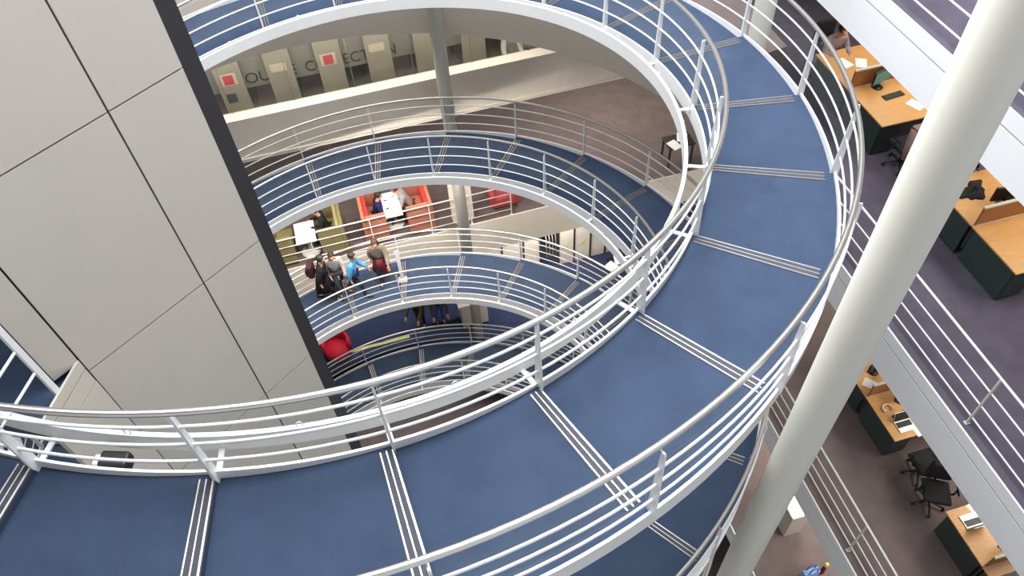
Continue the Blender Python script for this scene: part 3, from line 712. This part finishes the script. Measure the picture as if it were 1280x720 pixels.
hp = thing('headphones', 'white headphones lying on the cluttered desk of the lower gallery', 'headphones', PR(8.42, 5.62, T2), AZR)
MB().tube([(.09*cos(a), .09*sin(a), .03) for a in [radians(q) for q in range(-20, 201, 10)]], .011, 8).build('headband', paper, hp)
for a in (-20, 200): MB().ellip((.09*cos(radians(a)), .09*sin(radians(a)), .035), (.022,.035,.035)).build('ear_cup', paper, hp)
sheet(8.42, 6.2, T2, .7, 'white paper beside the dividing screen of the cluttered desk')
sheet(8.72, 5.08, T2, .1, 'white paper on the near corner of the cluttered desk')
sheet(8.75, 3.38, T2, .2, 'white paper on the far corner of the bottom right desk')
office_chair(PR(8.62, 4.52, -14.1), AZR, 'black office chair pushed against the near end of the cluttered desk')
cb = office_chair(PR(8.45, 3.95, -14.1), AZR + pi - .5, 'black office chair turned beside the bottom right desk')
# white bench clutter at the far right corner
def small_table(F, a, b, z, az, label):
    t = thing('table', label, 'table', F(a, b, z), az)
    MB().box((-.42,-.3,.71), (.42,.3,.74), bev=.008).build('table_top', black, t)
    for x in (-.36,.36):
        for y in (-.24,.24): MB().box((x-.025,y-.025,0), (x+.025,y+.025,.71)).build('leg', dark, t)
small_table(PF, 9.1, 15.95, -15.9, AZF, 'small dark table glimpsed between stringer and ring beam on the right')
small_table(PF, 7.3, 15.4, -20.1, AZF, 'small dark table with papers on the lowest floor beyond the front handrail')
for i, (a, b, z, r, lb) in enumerate(((8.9,15.8,-15.9,.3,'white paper on the table glimpsed right, nearest sheet'),(9.25,16.05,-15.9,-.4,'white paper on the table glimpsed right, farther sheet'),(7.0,15.3,-20.1,.5,'white paper on the lowest-floor table, left sheet'),(7.3,15.5,-20.1,-.2,'white paper on the lowest-floor table, middle sheet'),(7.55,15.25,-20.1,.9,'white paper on the lowest-floor table, right sheet'))):
    o = MB().box((-.15,-.2,0), (.15,.2,.004)).build('paper_sheet', paper); o.location = PF(a, b, z+.741); o.rotation_euler = (0,0,AZF+r); tag(o, lb, 'paper')
# uplighter, bag and umbrella on the lowest right gallery
lampm = mat('lamp_glow', (255, 250, 240), .5, emit=9)
ul = thing('uplighter', 'grey uplighter box with glowing white top beside the thick column, bottom', 'light', PR(7.5, 5.62, -18.3), AZR)
MB().hexa([(-.22,-.28,0),(.22,-.28,0),(.22,.28,0),(-.22,.28,0)], [(-.2,-.26,.95),(.2,-.26,.95),(.2,.26,.95),(-.2,.26,.95)]).build('housing', plaster, ul)
MB().box((-.14,-.22,.95), (.17,.26,1.02), bev=.02).build('lamp', lampm, ul)
MB().tube([(.0,.22,.9),(.02,.3,1.25),(.03,.34,1.5)], .035, 10).build('stem', cream, ul)
tote = thing('tote_bag', 'light blue tote bag at the bottom edge below the lower gallery', 'bag', PR(7.36, 4.33, -18.3), AZR)
MB().hexa([(-.15,-.1,0),(.15,-.1,0),(.15,.1,0),(-.15,.1,0)], [(-.19,-.06,.38),(.19,-.06,.38),(.19,.06,.38),(-.19,.06,.38)]).build('bag_body', cloth('light_blue_canvas', (128,160,210)), tote)
for y in (-.05,.05): MB().tube([(-.1,y,.4),(-.08,y,.6),(0,y,.66),(.08,y,.6),(.1,y,.4)], .014, 6).build('handle', cloth('mid_blue_canvas', (70,110,180)), tote)
um = thing('umbrella', 'dark red rolled umbrella with yellow tip beside the light blue bag', 'umbrella', PR(7.66, 4.31, -18.3), AZR)
MB().tube([(0,0,.0),(0,0,.15),(0,0,.5)], .05, 10, rs=[.02,.055,.04]).build('canopy', cloth('dark_red_canopy', (120,24,34)), um)
MB().lathe([(.03,.5),(.045,.53),(.045,.62),(.02,.66)], 14).build('handle', yellow, um)

# ------------------------------------------------------------------ light
wd = bpy.data.worlds.new('sky'); sc.world = wd; wd.use_nodes = True
bg = wd.node_tree.nodes['Background']; bg.inputs[0].default_value = (.90, .95, 1.0, 1); bg.inputs[1].default_value = .8
def area(name, loc, size, power, rot=(0,0,0), col=(1,1,1), sy=None):
    l = bpy.data.lights.new(name, 'AREA'); l.energy = power; l.color = col; l.size = size
    if sy: l.shape = 'RECTANGLE'; l.size_y = sy
    o = bpy.data.objects.new(name, l); COL.objects.link(o); o.location = loc; o.rotation_euler = rot; return o
warm = (1, .93, .84)
area('skylight', (1.0, 1.0, ZC+4.5), 12, 5400, (0,0,0), (.95, .98, 1.0))
struct(MB().box((-12, -15, ZC+1.6), (3.0, -4.9, ZC+1.95)).build('shade_slab', plaster))  # unseen overhead slab, added and sized to darken the near left ramp
area('ceiling_or_fill_lamp', PF(0, 15.36, -9.3), 10, 150, (0,0,AZF), warm, .12)  # added fill strip, brightens the parapet ledge
for a_ in (60, 76, 92, 108, 124):
    n_ = (radians(a_) - TH0)/D + TURN; q_h = HP(n_, 5.5, -.27)
    area('slab_edge_fill', q_h, .9, 120, (radians(-10), 0, radians(a_) - pi/2 + pi), warm, .2)  # added fill under the ramp loop, brightens the cream booth-level slab edge
area('ceiling_or_fill_lamp', PF(8, 18.5, -12.3), 3, 160, (0,0,AZF), warm, 2)  # added fill, lifts the brown floor in the far right corner
for s_, g_1, z in ((10.5, 5, -6.7), (10.5, 10, -6.7), (10.5, 4, -11.0), (10.5, 10, -11.0), (9.5, 4, -15.0), (9.5, 9, -15.0)):
    area('ceiling_or_fill_lamp', PR(s_, g_1, z), 1.2, 300 if z < -12 else 190 if z < -10 else 130, (0,0,AZR), warm, 4)
for t_, s_, z, pw in ((-2, 18.3, -9.35, 45), (2, 18.3, -9.35, 45), (6, 18.3, -9.35, 30), (-2, 16.3, -12.2, 60), (1, 16.3, -12.2, 60), (6, 17.5, -12.2, 80), (-1, 16, -17.3, 60), (5, 16, -17.3, 110)):
    area('ceiling_or_fill_lamp', PF(t_, s_, z), 2.2, pw, (0,0,AZF), warm, .8)

# ------------------------------------------------------------------ camera
F_, PITCH, ROLL = 965.8061, .8836, -.0752
fw = Vector((0, cos(PITCH), -sin(PITCH))); rt = Vector((1,0,0)); up = rt.cross(fw)
r2 = rt*cos(ROLL) + up*sin(ROLL); u2 = -rt*sin(ROLL) + up*cos(ROLL)
cam = bpy.data.cameras.new('camera'); co = bpy.data.objects.new('camera', cam); COL.objects.link(co)
M = Matrix.Identity(4)
for i in range(3): M[i][0] = r2[i]; M[i][1] = u2[i]; M[i][2] = -fw[i]
M.translation = W(0, 0, 0); co.matrix_world = M
cam.sensor_width = 36; cam.lens = F_/1280*36; cam.clip_start = .05; cam.clip_end = 200
sc.camera = co
sc.view_settings.view_transform = 'Standard'; sc.view_settings.look = 'None'; sc.view_settings.gamma = 1; sc.view_settings.exposure = 0
sc.view_settings.use_curve_mapping = False
sc.cycles.transparent_max_bounces = 24
